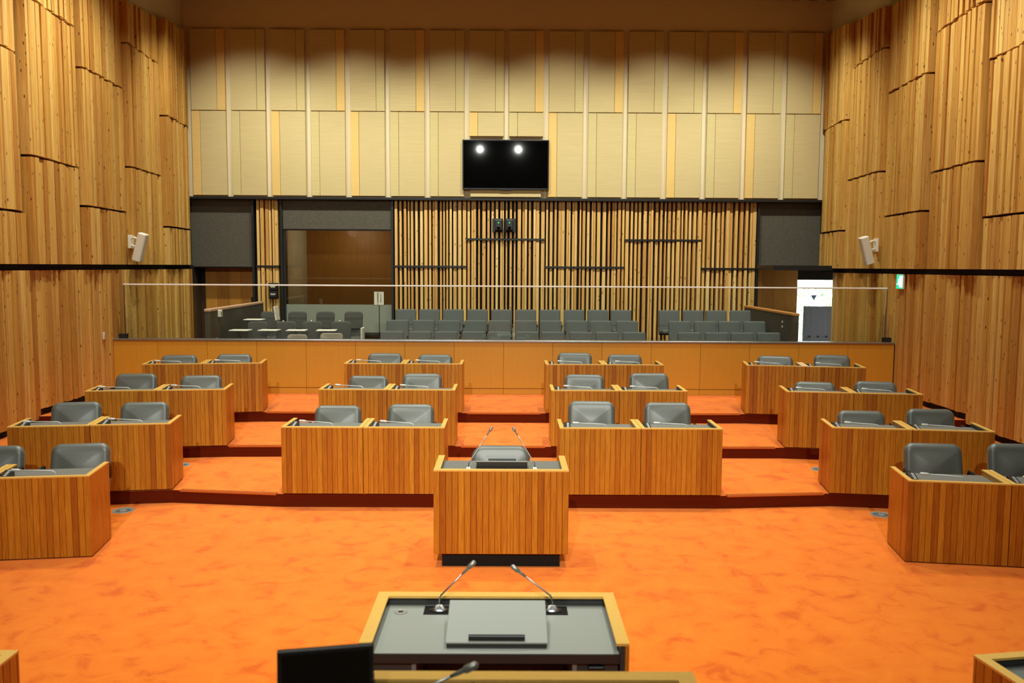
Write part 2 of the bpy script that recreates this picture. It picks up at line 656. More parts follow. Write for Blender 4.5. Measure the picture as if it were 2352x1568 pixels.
# ---------------------------------------------------------------- far wall
# upper plaster wall with acoustic panels
front = struct('wall_front', box_mesh(-7.3, 7.3, YB + 0.02, YB + 0.30, 4.12, ZC + 0.1), 'plaster')
CX = [(455, 530), (543, 617), (629, 705), (716, 794), (806, 884), (896, 974), (988, 1066), (1077, 1158), (1168, 1247), (1259, 1339), (1351, 1428), (1441, 1518), (1531, 1609), (1619, 1697), (1708, 1785), (1795, 1870)]
TAN_UP = (1, 4, 6, 9, 11, 14, 16)
TAN_LO = (1, 3, 5, 8, 10, 13, 15)
PITCH = 0.8505
for i in range(16):
    xc = (i - 7.5) * PITCH
    x0, x1 = xc - 0.368, xc + 0.368
    n = i + 1
    for tier in (0, 1):
        z0, z1 = (4.165, 5.95) if tier == 0 else (5.965, 7.66)
        if tier == 0 and n in (8, 9):
            z0 = 5.45
        if tier == 0:
            parts = [(x0, x0 + 0.178, 'acoustic_tan' if n in TAN_LO else 'acoustic_sand'), (x0 + 0.183, x1, 'acoustic_beige')]
        else:
            parts = [(x0, x1 - 0.183, 'acoustic_beige'), (x1 - 0.178, x1, 'acoustic_tan' if n in TAN_UP else 'acoustic_sand')]
        for a, c, mt in parts:
            obj('acoustic_panel', box_mesh(-(c - a) / 2, (c - a) / 2, -0.075, 0.0, 0, z1 - z0, 0.006), mt, parent=front, loc=((a + c) / 2, YB + 0.02, z0))
struct('trim_3', box_mesh(-6.86, 6.86, YB - 0.04, YB + 0.26, 4.085, 4.14, 0.006), 'black_metal')

# lower far wall: dark backing with battens
YS = 18.88
lowf = struct('wall_front_lower', box_mesh(-2.46, 5.52, YS + 0.06, YS + 0.2, 0.5, 4.12), 'dark_backing')
lowf2 = struct('wall_front_pier', box_mesh(-5.50, -4.93, YS + 0.06, YS + 0.2, 0.5, 4.12), 'dark_backing')
BAT = [(-2.45, -0.86, 2.655), (-0.86, 0.86, 3.255), (0.86, 2.60, 2.655), (2.60, 4.30, 3.255), (4.30, 5.49, 2.64)]


def battens(parent, xa, xb, zj, rr, zbot=0.6):
    x = xa + 0.02
    while x < xb - 0.03:
        wd = rr.choice((0.032, 0.04, 0.046, 0.052, 0.058, 0.07))
        gap = rr.choice((0.006, 0.034, 0.042, 0.048, 0.054))
        d = rr.choice((0.06, 0.075, 0.09))
        wd = min(wd, xb - 0.01 - x)
        if xb - (x + wd + gap) < 0.04:
            wd, gap = min(0.075, xb - 0.01 - x), 0.1
        for za, zb in ((zbot, zj - 0.022), (zj + 0.022, 4.085)):
            obj('batten', plank_mesh(wd, d + 0.06, 0, zb - za, 0.003), 'pale_batten', parent=parent, loc=(x + wd / 2, YS - d, za))
        x += wd + gap
    obj('joint_bar', box_mesh(xa - (xa + xb) / 2, xb - (xa + xb) / 2, -0.1, 0.05, -0.018, 0.018), 'black_metal', parent=parent, loc=((xa + xb) / 2, YS, zj))


rb = random.Random(5)
for xa, xb, zj in BAT:
    battens(lowf, xa, xb, zj, rb)
battens(lowf2, -5.47, -4.96, 2.64, rb)
# black posts between the battens and the recesses
for k, x in enumerate((-5.52, -4.90, -2.48, 5.52)):
    struct('trim_%d' % (4 + k), box_mesh(x - 0.025, x + 0.025, YS - 0.12, YS + 0.3, 0.5, 4.085), 'black_metal')

# grey felt panels at both ends and over the booth window
struct('wall_felt_left', box_mesh(-6.9, -5.54, YS - 0.02, YS + 0.1, 2.63, 4.12), 'grey_felt')
struct('wall_felt_right', box_mesh(5.54, 6.95, YS - 0.02, YS + 0.1, 2.64, 4.12), 'grey_felt')
struct('wall_felt_booth', box_mesh(-4.88, -2.5, YS - 0.06, YS + 0.1, 3.46, 4.12), 'grey_felt')

# left recess: timber door
d1 = struct('door_1', box_mesh(-6.95, -5.5, 19.3, 19.4, 0.5, 2.66), 'dark_backing')
for k in range(5):
    obj('door_board', plank_mesh(0.262, 0.04, 0, 2.05, 0.003), 'brown_board', parent=d1, loc=(-6.62 + k * 0.265, 19.26, 0.6))
obj('handle', box_mesh(-0.02, 0.02, -0.05, 0.0, 0, 0.17, 0.004), 'black_metal', parent=d1, loc=(-5.70, 19.26, 1.78))
struct('wall_recess_left', box_mesh(-6.95, -6.86, 18.66, 19.3, 0.5, 2.66), 'door_frame')
struct('ceiling_recess', box_mesh(-7.0, -5.5, 18.9, 19.4, 2.60, 2.68), 'black_metal')
struct('wall_recess_jamb', box_mesh(-5.52, -5.47, 18.9, 19.4, 0.5, 2.66), 'black_metal')

# right recess: timber wall, glazed exit door, corridor
wr = struct('wall_recess_right', box_mesh(5.5, 6.56, 19.3, 19.4, 0.5, 2.66), 'dark_backing')
for k in range(4):
    obj('board', plank_mesh(0.262, 0.04, 0, 2.05, 0.003), 'brown_board', parent=wr, loc=(5.66 + k * 0.2635, 19.26, 0.6))
struct('ceiling_corridor', box_mesh(5.5, 8.6, 17.6, 19.5, 2.62, 2.72), 'black_metal')
w2 = struct('window_2', box_mesh(8.42, 8.432, 17.6, 19.3, 0.62, 2.62), 'clear_glass')  # unseen side window, put in to let daylight reach the barrier
for yy in (17.62, 18.45, 19.28):
    obj('frame', box_mesh(-0.03, 0.03, -0.02, 0.02, 0, 2.02), 'black_metal', parent=w2, loc=(8.426, yy, 0.6))
struct('wall_corridor_end', box_mesh(7.2, 8.5, 17.5, 17.6, 0.4, 2.7), 'brown_board')
struct('wall_corridor_outer', box_mesh(7.52, 8.5, 19.3, 19.4, 0.4, 2.7), 'brown_board')
struct('wall_over_door', box_mesh(6.56, 7.55, 19.28, 19.42, 2.40, 2.7), 'dark_backing')
d2 = struct('door_2', box_mesh(6.58, 7.52, 19.32, 19.332, 0.62, 2.40), 'clear_glass')
for x in (6.57, 7.52):
    obj('frame', box_mesh(-0.015, 0.015, -0.03, 0.03, 0, 1.8), 'black_metal', parent=d2, loc=(x, 19.326, 0.61))
obj('sill', box_mesh(-0.48, 0.48, -0.03, 0.03, -0.02, 0.03), 'steel', parent=d2, loc=(7.05, 19.326, 0.6))
bm = bmesh.new()
tv = [bm.verts.new(p) for p in ((-0.07, 0, 0.12), (0.07, 0, 0.12), (0, 0, 0), (-0.07, 0.002, 0.12), (0.07, 0.002, 0.12), (0, 0.002, 0))]
for f in ((0, 2, 1), (3, 4, 5), (0, 1, 4, 3), (1, 2, 5, 4), (2, 0, 3, 5)):
    bm.faces.new([tv[i] for i in f])
obj('triangle_sticker', from_bm(bm, 'tri'), 'sticker', parent=d2, loc=(6.98, 19.314, 1.94))

# booth behind the far wall
BX0, BX1, BY0, BY1 = -4.92, -2.44, 18.98, 21.2
struct('wall_booth_rear', box_mesh(BX0, BX1, BY1, BY1 + 0.1, 0.6, 3.7), 'brown_board')
struct('wall_booth_left', box_mesh(BX0 - 0.1, BX0, BY0, BY1, 0.6, 3.7), 'plaster')
struct('wall_booth_right', box_mesh(BX1, BX1 + 0.1, BY0, BY1, 0.6, 3.7), 'brown_board')
struct('ceiling_booth', box_mesh(BX0, BX1, BY0, BY1, 3.6, 3.7), 'plaster')
_bl = bpy.data.lights.new('booth_fill_light', 'POINT')  # unseen fill light, added to brighten the booth interior
_bl.energy = 14
_bl.color = LAMP
_bl.shadow_soft_size = 0.12
_bo = bpy.data.objects.new('booth_fill_light', _bl)
COL.objects.link(_bo)
_bo.location = (-3.6, 20.2, 3.45)
struct('floor_booth', box_mesh(BX0, BX1, BY0, BY1, 0.6, 0.7), 'dark_backing')
w1 = struct('window_1', box_mesh(-4.86, -2.5, YS + 0.02, YS + 0.032, 1.15, 3.45), 'booth_glass')
for x in (-4.865, -2.495):
    obj('frame', box_mesh(-0.02, 0.02, -0.05, 0.06, 0, 2.3), 'door_frame', parent=w1, loc=(x, YS + 0.02, 1.15))
obj('frame', box_mesh(-1.19, 1.19, -0.06, 0.06, -0.02, 0.02), 'door_frame', parent=w1, loc=(-3.68, YS + 0.02, 3.45))
obj('frame', box_mesh(-1.19, 1.19, -0.06, 0.06, -0.02, 0.02), 'door_frame', parent=w1, loc=(-3.68, YS + 0.02, 1.15))
obj('frosted_band', box_mesh(-1.17, 1.17, 0, 0.003, 0, 0.62), 'frosted_film', parent=w1, loc=(-3.68, YS + 0.008, 1.19))
struct('wall_under_window', box_mesh(-4.9, -2.46, YS, YS + 0.12, 0.5, 1.14), 'grey_felt')

# ---------------------------------------------------------------- parapet and glass
YP = 14.8
par = struct('wall_parapet', box_mesh(-6.9, 6.9, YP + 0.02, YP + 0.16, 0.3, 1.345), 'dark_backing')
PW = 0.859
for k in range(-8, 8):
    a, c = k * PW + 0.0 - 0.02, (k + 1) * PW - 0.02
    a, c = max(a, -6.80), min(c, 6.80)
    if c - a < 0.05:
        continue
    hw = (c - a) / 2 - 0.002
    obj('veneer_panel', box_mesh(-hw, hw, 0, 0.03, 0, 0.80, 0.002), 'veneer', parent=par, loc=((a + c) / 2, YP, 0.545))
    obj('plinth_panel', box_mesh(-hw, hw, 0, 0.03, 0, 0.10, 0.002), 'veneer', parent=par, loc=((a + c) / 2, YP + 0.004, 0.437))
struct('trim_8', box_mesh(-6.80, 6.80, YP - 0.02, YP + 0.18, 1.35, 1.385, 0.005), 'steel')
gb = thing('glass_balustrade', 'long frameless glass balustrade with bright metal top rail on the wooden parapet', 'balustrade', (0, YP + 0.08, 1.385))
gx = [-6.62, -4.1, -1.6, 0.9, 3.38, 6.66]
for a, c in zip(gx, gx[1:]):
    hw = (c - a) / 2 - 0.006
    obj('glass_pane', box_mesh(-hw, hw, -0.006, 0.006, 0, 0.93), 'clear_glass', parent=gb, loc=((a + c) / 2, 0, 0))
obj('top_rail', box_mesh(-6.63, 6.67, -0.016, 0.016, 0, 0.026, 0.007, 2), 'rail_metal', parent=gb, loc=(0, 0, 0.925))
for x in (-6.63, 6.67):
    obj('end_post', box_mesh(-0.008, 0.008, -0.012, 0.012, 0, 0.93), 'steel', parent=gb, loc=(x, 0, 0))
    obj('foot_bracket', box_mesh(-0.07, 0.07, -0.03, 0.03, 0, 0.08), 'black_metal', parent=gb, loc=(x + (0.02 if x > 0 else -0.02), -0.01, 0))

# ---------------------------------------------------------------- gallery tiers
GL = (0.60, 0.76, 0.92)
struct('floor_gallery', box_mesh(-7.2, 8.5, 14.96, 19.4, 0.4, GL[0]), 'dark_backing')
struct('floor_gallery_tier', box_mesh(-5.28, 5.2, 16.3, 18.94, 0.59, GL[1]), 'dark_backing')
struct('floor_gallery_tier', box_mesh(-5.28, 5.2, 17.2, 18.94, 0.75, GL[2]), 'dark_backing')


def low_wall(x, y0, y1, ztop, sgn, label):
    t = thing('low_wall', label, 'partition', (x, (y0 + y1) / 2, GL[0]))
    h = ztop - GL[0]
    hy = (y1 - y0) / 2
    obj('panel', box_mesh(-0.05, 0.05, -hy, hy, 0, h - 0.05), 'grey_felt', parent=t)
    obj('handrail', box_mesh(-0.06, 0.06, -hy - 0.01, hy, h - 0.05, h, 0.012, 2), 'handrail_wood', parent=t)
    return t


lwl = low_wall(-5.33, 15.3, 18.62, 1.88, -1, 'grey low wall with timber handrail left of the tablet-arm chairs')
lwr = low_wall(5.27, 15.4, 18.62, 1.85, 1, 'grey low wall with timber handrail right of the gallery seats')
for k, (a, c) in enumerate(((0.30, 0.05), (0.43, 0.02))):
    obj('wall_label', box_mesh(0, 0.004, -0.03, 0.03, 0, 0.05), 'paper', parent=lwl, loc=(0.05, -1.35, 0.55 + k * 0.14))
    obj('wall_label', box_mesh(-0.004, 0, -0.03, 0.03, 0, 0.04), 'paper', parent=lwr, loc=(-0.05, -1.0, 0.95 + k * 0.09))

# ------------------------------------------------------------------ members' desks
PLW = 0.0555


def desk_parts(t, wd, dep, h, z0=0.0, sides=(True, True), surf=0.055, rim=0.045, top='grey_laminate'):
    """open-backed plank desk; local front face on -y at y=0"""
    hw = wd / 2
    # upright planks, front
    n = max(1, round(wd / PLW))
    pw = wd / n
    for k in range(n):
        obj('plank', plank_mesh(pw - 0.0016, 0.018, 0, h - z0 - 0.012), 'desk_wood', parent=t, loc=(-hw + pw * (k + 0.5), 0, z0))
    # upright planks, sides
    ns = max(1, round((dep - 0.02) / PLW))
    ps = (dep - 0.02) / ns
    for sg, on in ((-1, sides[0]), (1, sides[1])):
        if on:
            for k in range(ns):
                obj('plank', plank_mesh(ps - 0.0016, 0.018, 0, h - z0 - 0.012), 'desk_wood', parent=t,
                    loc=(sg * hw, 0.02 + ps * (k + 0.5), z0), rot=(0, 0, sg * math.pi / 2))
    # carcass behind the planks
    obj('front_panel', box_mesh(-hw + 0.02, hw - 0.02, 0.018, 0.036, z0 + 0.004, h - 0.013), 'liner', parent=t)
    for sg in (-1, 1):
        a, c = sorted((sg * (hw - 0.018 if sides[(sg + 1) // 2] else hw - 0.001), sg * (hw - 0.040)))
        obj('side_panel', box_mesh(a, c, 0.03, dep - 0.003, z0 + 0.004, h - 0.013), 'liner' if sides[(sg + 1) // 2] else 'desk_wood', parent=t)
    # rim: three mitred boards
    r_ = rim
    zt0, zt1 = h - 0.012, h
    obj('rim_board', prism_mesh([(-hw, 0), (hw, 0), (hw - r_, r_), (-hw + r_, r_)], zt0, zt1), 'rim_wood', parent=t)
    obj('rim_board', prism_mesh([(-hw, 0), (-hw + r_, r_), (-hw + r_, dep), (-hw, dep)], zt0, zt1), 'rim_wood', parent=t)
    obj('rim_board', prism_mesh([(hw, 0), (hw, dep), (hw - r_, dep), (hw - r_, r_)], zt0, zt1), 'rim_wood', parent=t)
    # writing surface, sunk below the rim
    obj('writing_surface', box_mesh(-hw + 0.041, hw - 0.041, 0.037, dep - 0.01, h - surf - 0.025, h - surf, 0.002), top, parent=t)


def unit_mesh():
    bm = bmesh.new()
    pr = [(-0.09, 0.0), (0.09, 0.0), (0.09, 0.060), (0.075, 0.066), (-0.08, 0.034), (-0.09, 0.026)]
    a = [bm.verts.new((-0.036, y, z)) for y, z in pr]
    c = [bm.verts.new((0.036, y, z)) for y, z in pr]
    bm.faces.new(a)
    bm.faces.new(c[::-1])
    for i in range(len(pr)):
        j = (i + 1) % len(pr)
        bm.faces.new((a[i], c[i], c[j], a[j]))
    return from_bm(bm, 'unit')


UNIT = unit_mesh()
GOOSE = tube_mesh([(0, 0, 0.0), (0, 0, 0.035), (-0.006, 0, 0.058), (-0.025, 0, 0.072), (-0.06, 0, 0.076), (-0.32, 0, 0.088)], 0.0052, 8)
HEAD = tube_mesh([(-0.30, 0, 0.087), (-0.315, 0, 0.088), (-0.325, 0, 0.0883), (-0.375, 0, 0.0905), (-0.384, 0, 0.091)], [0.007, 0.010, 0.0125, 0.0125, 0.008], 10)
MBASE = lathe_mesh([(0, 0), (0.024, 0), (0.024, 0.006), (0.012, 0.010), (0.009, 0.022), (0, 0.022)], 16)


def desk_mic(loc, rz, label, group):
    t = thing('desk_microphone', label, 'microphone', loc, rz, group)
    obj('base', MBASE, 'steel', parent=t)
    obj('gooseneck', GOOSE, 'silver_plastic', parent=t)
    obj('microphone_head', HEAD, 'silver_plastic', parent=t)
    return t


def voting_unit(loc, rz, label, group):
    t = thing('voting_unit', label, 'conference unit', loc, rz, group)
    obj('body', UNIT, 'black_plastic', parent=t)
    for k in range(4):
        y = -0.055 + 0.033 * k
        obj('button', box_mesh(-0.013, 0.013, -0.007, 0.007, 0, 0.005, 0.001), 'silver_plastic', parent=t,
            loc=(0.008, y, 0.0395 + (y + 0.055) * 0.206), rot=(0.203, 0, 0))
    return t


# ------------------------------------------------------------------ leather office chair
CB = pillow_mesh(0.585, 0.50, 0.11, 0.085, 0.045, 0.965, 0.02, 0.018)
CS = pillow_mesh(0.52, 0.50, 0.10, 0.09, 0.01)
CB2 = pillow_mesh(0.62, 0.54, 0.11, 0.12, 0.045, 0.97, 0.02, 0.02)
bm = bmesh.new()
for sg in (1,):
    add_tube(bm, [(0, 0.17, 0.46), (0.05, 0.17, 0.50), (0.06, 0.12, 0.63), (0.06, -0.12, 0.63), (0.05, -0.17, 0.50), (0, -0.17, 0.46)], 0.018, 8)
CARM = from_bm(bm, 'arm', True)
CPAD = box_mesh(-0.03, 0.03, -0.15, 0.15, 0, 0.03, 0.01, 2)
CCOL = lathe_mesh([(0.03, 0.08), (0.03, 0.2), (0.02, 0.2), (0.02, 0.40), (0.09, 0.40), (0.09, 0.415), (0, 0.415)], 14)
CLEG = prism_mesh([(0, -0.025), (0.30, -0.014), (0.30, 0.014), (0, 0.025)], 0.065, 0.095)
bm = bmesh.new()
add_tube(bm, [(0.29, -0.022, 0.03), (0.29, 0.022, 0.03)], 0.03, 12)
CCAST = from_bm(bm, 'caster', True)
CSTEM = tube_mesh([(0, 0.06, 0.44), (0, 0.20, 0.46), (0, 0.25, 0.62)], 0.022, 8)


def office_chair(loc, rz, top, label, group=None, back=None, name='office_chair'):
    """back height is set so that the top of the back is at 'top' above its floor"""
    t = thing(name, label, 'chair', loc, rz, group)
    bh = 0.50 if back is None else 0.54
    obj('backrest', back or CB, 'leather', parent=t, loc=(0, 0.20, top - bh + 0.004), rot=(R(-13), 0, 0))
    obj('seat', CS, 'leather', parent=t, loc=(0, 0.22, 0.46), rot=(R(90), 0, 0))
    for sg in (-1, 1):
        obj('armrest', CARM, 'black_plastic', parent=t, loc=(sg * 0.25, 0, 0), rot=(0, 0, 0 if sg > 0 else math.pi))
    obj('back_stem', CSTEM, 'black_plastic', parent=t)
    obj('gas_column', CCOL, 'black_metal', parent=t)
    for k in range(5):
        lg = obj('leg', CLEG, 'black_metal', parent=t, rot=(0, 0, R(72 * k + 18)))
        obj('caster', CCAST, 'black_plastic', parent=lg)
    return t


ROWN = {0: 'front row', 1: 'second row', 2: 'third row', 3: 'back row'}
BLK = {1: 'far left block', 2: 'centre left block', 3: 'centre right block', 4: 'far right block'}
SD = ('left', 'right')
# (row, block): inner/left reference corner of the desk front, angle
DEPTH = 0.56
HGT = 0.76
PAIRS = {
    (1, 2): (-2.43, 9.25, 0, 1.80), (1, 3): (0.63, 9.25, 0, 1.80),
    (2, 2): (-2.43, 11.12, 0, 1.80), (2, 3): (0.63, 11.12, 0, 1.80),
    (3, 2): (-2.43, 12.86, 0, 1.80), (3, 3): (0.63, 12.86, 0, 1.80),
    (0, 1): (-3.73, 7.62, 8.2, 1.76), (1, 1): (-3.70, 9.42, 8.6, 1.70), (2, 1): (-3.63, 11.08, 7.4, 1.75), (3, 1): (-3.66, 12.86, 8.2, 1.74),
    (0, 4): (3.69, 7.57, -8.2, 1.76), (1, 4): (3.67, 9.37, -7.4, 1.72), (2, 4): (3.73, 11.13, -7.4, 1.72), (3, 4): (3.69, 12.89, -8.4, 1.74)}
# chair tops seen in the photograph, as (x centre, top) per desk: world x and height above the row's floor
CHX = {}


def desk_label(r_, blk, sd):
    return 'wooden plank desk, %s of the pair in the %s, %s' % (SD[sd], ROWN[r_], BLK[blk])


CHAIRS = {
    (0, 1): ((-7, 1027), (193, 1021)), (0, 4): ((2138, 1021), (2333, 1022)),
    (1, 1): ((184, 925), (338, 925)), (1, 2): ((776, 933), (943, 930)), (1, 3): ((1356, 923), (1533, 926)), (1, 4): ((1975, 945), (2136, 941)),
    (2, 1): ((314, 859), (466, 863)), (2, 2): ((843, 864), (970, 859)), (2, 3): ((1339, 861), (1492, 858)), (2, 4): ((1864, 881), (2004, 877)),
    (3, 1): ((414, 816), (540, 814)), (3, 2): ((882, 812), (998, 815)), (3, 3): ((1318, 811), (1436, 815)), (3, 4): ((1773, 818), (1906, 816))}

_mw = cam.matrix_world.copy()


def on_depth(px, py, Y):
    """point of the room at depth Y seen at photograph pixel (px, py): used to read seat positions off the photograph"""
    d = _mw.to_3x3() @ Vector(((px - 1176) / FPX, -(py - 784) / FPX, -1))
    o = _mw.translation
    return o + d * ((Y - o.y) / d.y)


for (r_, blk), (rx, ry, ang, W2) in PAIRS.items():
    a = R(ang)
    ux, uy = math.cos(a), math.sin(a)
    wd = W2 / 2 - 0.005
    for sd in (0, 1):
        if blk == 1:
            off = -W2 * (0.75 if sd == 0 else 0.25)
        else:
            off = W2 * (0.25 if sd == 0 else 0.75)
        cx, cy = rx + ux * off, ry + uy * off
        z = LV[r_]
        t = thing('desk', desk_label(r_, blk, sd), 'desk', (cx, cy, z), a, 'members\' plank desks')
        desk_parts(t, wd, DEPTH, HGT, 0.012 if r_ == 0 else 0.016, (sd == 0, sd == 1))
        where = 'on the %s desk in the %s, %s' % (SD[sd], ROWN[r_], BLK[blk])

        def lp(lx, ly, lz):
            return (cx + ux * lx - uy * ly, cy + uy * lx + ux * ly, z + lz)
        jx = rnd.uniform(-0.02, 0.02)
        voting_unit(lp(-wd / 2 + 0.095, 0.20, HGT - 0.0545), a + R(rnd.uniform(-3, 3)), 'black push-button voting unit ' + where, 'voting units on the desks')
        desk_mic(lp(0.10 + jx, 0.13 + rnd.uniform(0, 0.02), HGT - 0.0545), a + R(rnd.uniform(-6, 5)), 'silver gooseneck microphone ' + where, 'gooseneck microphones on the desks')
        px, py = CHAIRS[(r_, blk)][sd]
        cyy = cy + 0.86
        p = on_depth(px, py, cyy + 0.24)
        office_chair((p.x, cyy, z), a + R(rnd.uniform(-5, 5)), max(0.74, min(0.92, p.z - z)),
                     'black leather chair behind the %s desk in the %s, %s' % (SD[sd], ROWN[r_], BLK[blk]), 'leather chairs behind the desks')

# ------------------------------------------------------------------ speaker's stand in the well (seen from its plank front)


def reading_board(loc, rz, label):
    """wedge-shaped board: low stop ledge at local -y, raised at +y"""
    t = thing('reading_board', label, 'book rest', loc, rz)
    bm = bmesh.new()
    pr = [(-0.15, 0.0), (0.15, 0.0), (0.15, 0.095), (-0.15, 0.022)]
    a_ = [bm.verts.new((-0.228, y, z)) for y, z in pr]
    c_ = [bm.verts.new((0.228, y, z)) for y, z in pr]
    bm.faces.new(a_)
    bm.faces.new(c_[::-1])
    for i in range(4):
        j = (i + 1) % 4
        bm.faces.new((a_[i], c_[i], c_[j], a_[j]))
    obj('wedge', from_bm(bm, 'wedge'), 'dark_laminate', parent=t)
    sl = math.atan2(0.073, 0.30)
    obj('board', box_mesh(-0.232, 0.232, -0.005, 0.312, 0.0, 0.010, 0.002), 'lit_laminate', parent=t, loc=(0, -0.153, 0.022), rot=(sl, 0, 0))
    obj('stop_ledge', box_mesh(-0.128, 0.128, 0.0, 0.016, 0.0, 0.026, 0.002), 'black_plastic', parent=t, loc=(0, -0.150, 0.0325), rot=(sl, 0, 0))
    return t


def tall_mic(loc, tip, label):
    """table gooseneck: round base, bent neck to the tip, thicker head"""
    t = thing('gooseneck_microphone', label, 'microphone', loc)
    d = Vector(tip) - Vector(loc)
    hd = Vector((d.x, d.y, 0))
    base = lathe_mesh([(0, 0), (0.034, 0), (0.034, 0.008), (0.018, 0.012), (0.012, 0.03), (0, 0.03)], 20)
    b_ = obj('base', base, 'chrome', parent=t, scale=(1.45, 0.8, 1))
    p1 = Vector((0, 0, 0.02))
    p2 = Vector((0, 0, 0.045))
    p3 = hd * 0.05 + Vector((0, 0, 0.078))
    hdstart = d - (d - p3).normalized() * 0.062
    obj('gooseneck', tube_mesh([p1, p2, p2.lerp(p3, 0.5) + Vector((0, 0, 0.003)) - hd * 0.012, p3, p3.lerp(hdstart, 0.5), hdstart], 0.0046, 8), 'steel', parent=t)
    ax = (d - p3).normalized()
    obj('microphone_head', tube_mesh([hdstart - ax * 0.03, hdstart, hdstart + ax * 0.012, hdstart + ax * 0.02, hdstart + ax * 0.055, d],
                                     [0.0055, 0.0075, 0.0075, 0.0125, 0.0125, 0.006], 12), 'mic_grey', parent=t)
    return t


pod = thing('rostrum_desk', 'wooden plank rostrum on a black plinth in the middle of the orange floor', 'rostrum', (0.005, 7.39, 0))
desk_parts(pod, 1.195, 0.60, 0.88, 0.125, (True, True), 0.05, 0.058)
obj('bottom_board', box_mesh(-0.585, 0.585, 0.012, 0.585, 0.118, 0.128), 'desk_wood', parent=pod)
obj('plinth', box_mesh(-0.525, 0.525, 0.035, 0.55, 0.0, 0.118), 'black_matte', parent=pod)
reading_board((0.010, 7.66, 0.8305), math.pi, 'dark wedge-shaped reading board on the rostrum in the middle of the floor')
tall_mic((-0.292, 7.60, 0.831), (-0.080, 7.70, 1.209), 'left gooseneck microphone on the rostrum in the middle of the floor')
tall_mic((0.308, 7.60, 0.831), (0.104, 7.70, 1.209), 'right gooseneck microphone on the rostrum in the middle of the floor')
p = on_depth(1150, 1029, 8.62)
office_chair((p.x, 8.42, 0), R(0), p.z, 'black leather chair directly behind the rostrum in the middle of the floor', None, CB2)

# ------------------------------------------------------------------ lectern nearest the camera (seen from its open side)
lec = thing('lectern', 'wooden lectern with grey top and open dark back, nearest on the floor', 'lectern', (0.005, 4.265, 0), math.pi)
desk_parts(lec, 1.205, 0.60, 1.0, 0.12, (True, True), 0.055, 0.058, 'lit_laminate')
obj('plinth', box_mesh(-0.53, 0.53, 0.04, 0.55, 0, 0.12), 'black_matte', parent=lec)
obj('front_lip', box_mesh(-0.56, 0.56, 0.588, 0.598, 0.905, 0.946), 'dark_laminate', parent=lec)
obj('under_panel', box_mesh(-0.555, -0.36, 0.56, 0.58, 0.14, 0.905), 'liner', parent=lec)
obj('under_panel', box_mesh(0.36, 0.555, 0.56, 0.58, 0.14, 0.905), 'liner', parent=lec)
obj('divider', box_mesh(-0.37, -0.35, 0.10, 0.585, 0.14, 0.905), 'grey_laminate', parent=lec)
obj('divider', box_mesh(0.35, 0.37, 0.10, 0.585, 0.14, 0.905), 'grey_laminate', parent=lec)
obj('shelf', box_mesh(-0.35, 0.35, 0.10, 0.55, 0.60, 0.62), 'black_matte', parent=lec)
sw = obj('switch_box', box_mesh(-0.035, 0.035, 0, 0.03, -0.03, 0.03, 0.004), 'black_plastic', parent=lec, loc=(-0.455, 0.58, 0.865))
obj('switch_lamp', box_mesh(-0.014, 0.014, 0.0, 0.006, -0.012, 0.006), 'red_led', parent=sw, loc=(0, 0.03, -0.008))
for sx in (-1, 1):
    obj('microphone_plate', box_mesh(-0.085, 0.085, -0.05, 0.055, 0, 0.003), 'black_matte', parent=lec, loc=(sx * 0.275, 0.105, 0.945))
gr = obj('cable_grommet', lathe_mesh([(0, 0), (0.032, 0), (0.032, 0.004), (0.026, 0.006), (0.024, 0.003), (0, 0.003)], 24), 'vent_grey', parent=lec, loc=(0.475, 0.13, 0.945))
obj('cable_slot', box_mesh(-0.012, 0.012, -0.008, 0.008, 0, 0.005), 'black_plastic', parent=gr)
reading_board((0.015, 3.885, 0.9455), 0, 'grey tilted reading board with black stop on the nearest lectern')
tall_mic((-0.278, 4.150, 0.949), (-0.100, 4.20, 1.186), 'left gooseneck microphone on the nearest lectern beside its reading board')
tall_mic((0.288, 4.150, 0.949), (0.081, 4.20, 1.164), 'right gooseneck microphone on the nearest lectern beside its reading board')

# ------------------------------------------------------------------ presiding bench at the bottom edge with its monitor and microphone
ben = thing('presiding_bench', 'wooden presiding bench with pale rim at the bottom edge of the picture', 'desk', (0.0, 2.69, 0.40), math.pi)
desk_parts(ben, 1.34, 0.70, 0.95, 0.0, (True, True), 0.07, 0.058)
mon = thing('monitor', 'black desktop monitor, switched off, on the presiding bench at the bottom', 'monitor', (-0.475, 2.435, 1.281), R(11))
obj('screen_case', box_mesh(-0.142, 0.142, 0.0, 0.022, 0.015, 0.252, 0.005, 2), 'monitor_case', parent=mon, rot=(R(-7), 0, 0))
obj('screen', box_mesh(-0.128, 0.128, -0.002, 0.001, 0.03, 0.238), 'monitor_screen', parent=mon, rot=(R(-7), 0, 0))
for k in range(5):
    obj('button', box_mesh(-0.002, 0.004, -0.004, 0.004, -0.004, 0.004), 'steel', parent=mon, loc=(0.138, 0.018, 0.165 - k * 0.018), rot=(R(-7), 0, 0))
obj('stand', box_mesh(-0.03, 0.03, 0.015, 0.06, 0.0, 0.14), 'monitor_case', parent=mon)
obj('foot', box_mesh(-0.09, 0.09, -0.05, 0.11, 0.0, 0.012, 0.003), 'monitor_case', parent=mon)
p = on_depth(1098, 1524, 2.50)
tall_mic((-0.268, 2.49, 1.281), (p.x, p.y, p.z), 'gooseneck microphone on the presiding bench at the bottom edge')

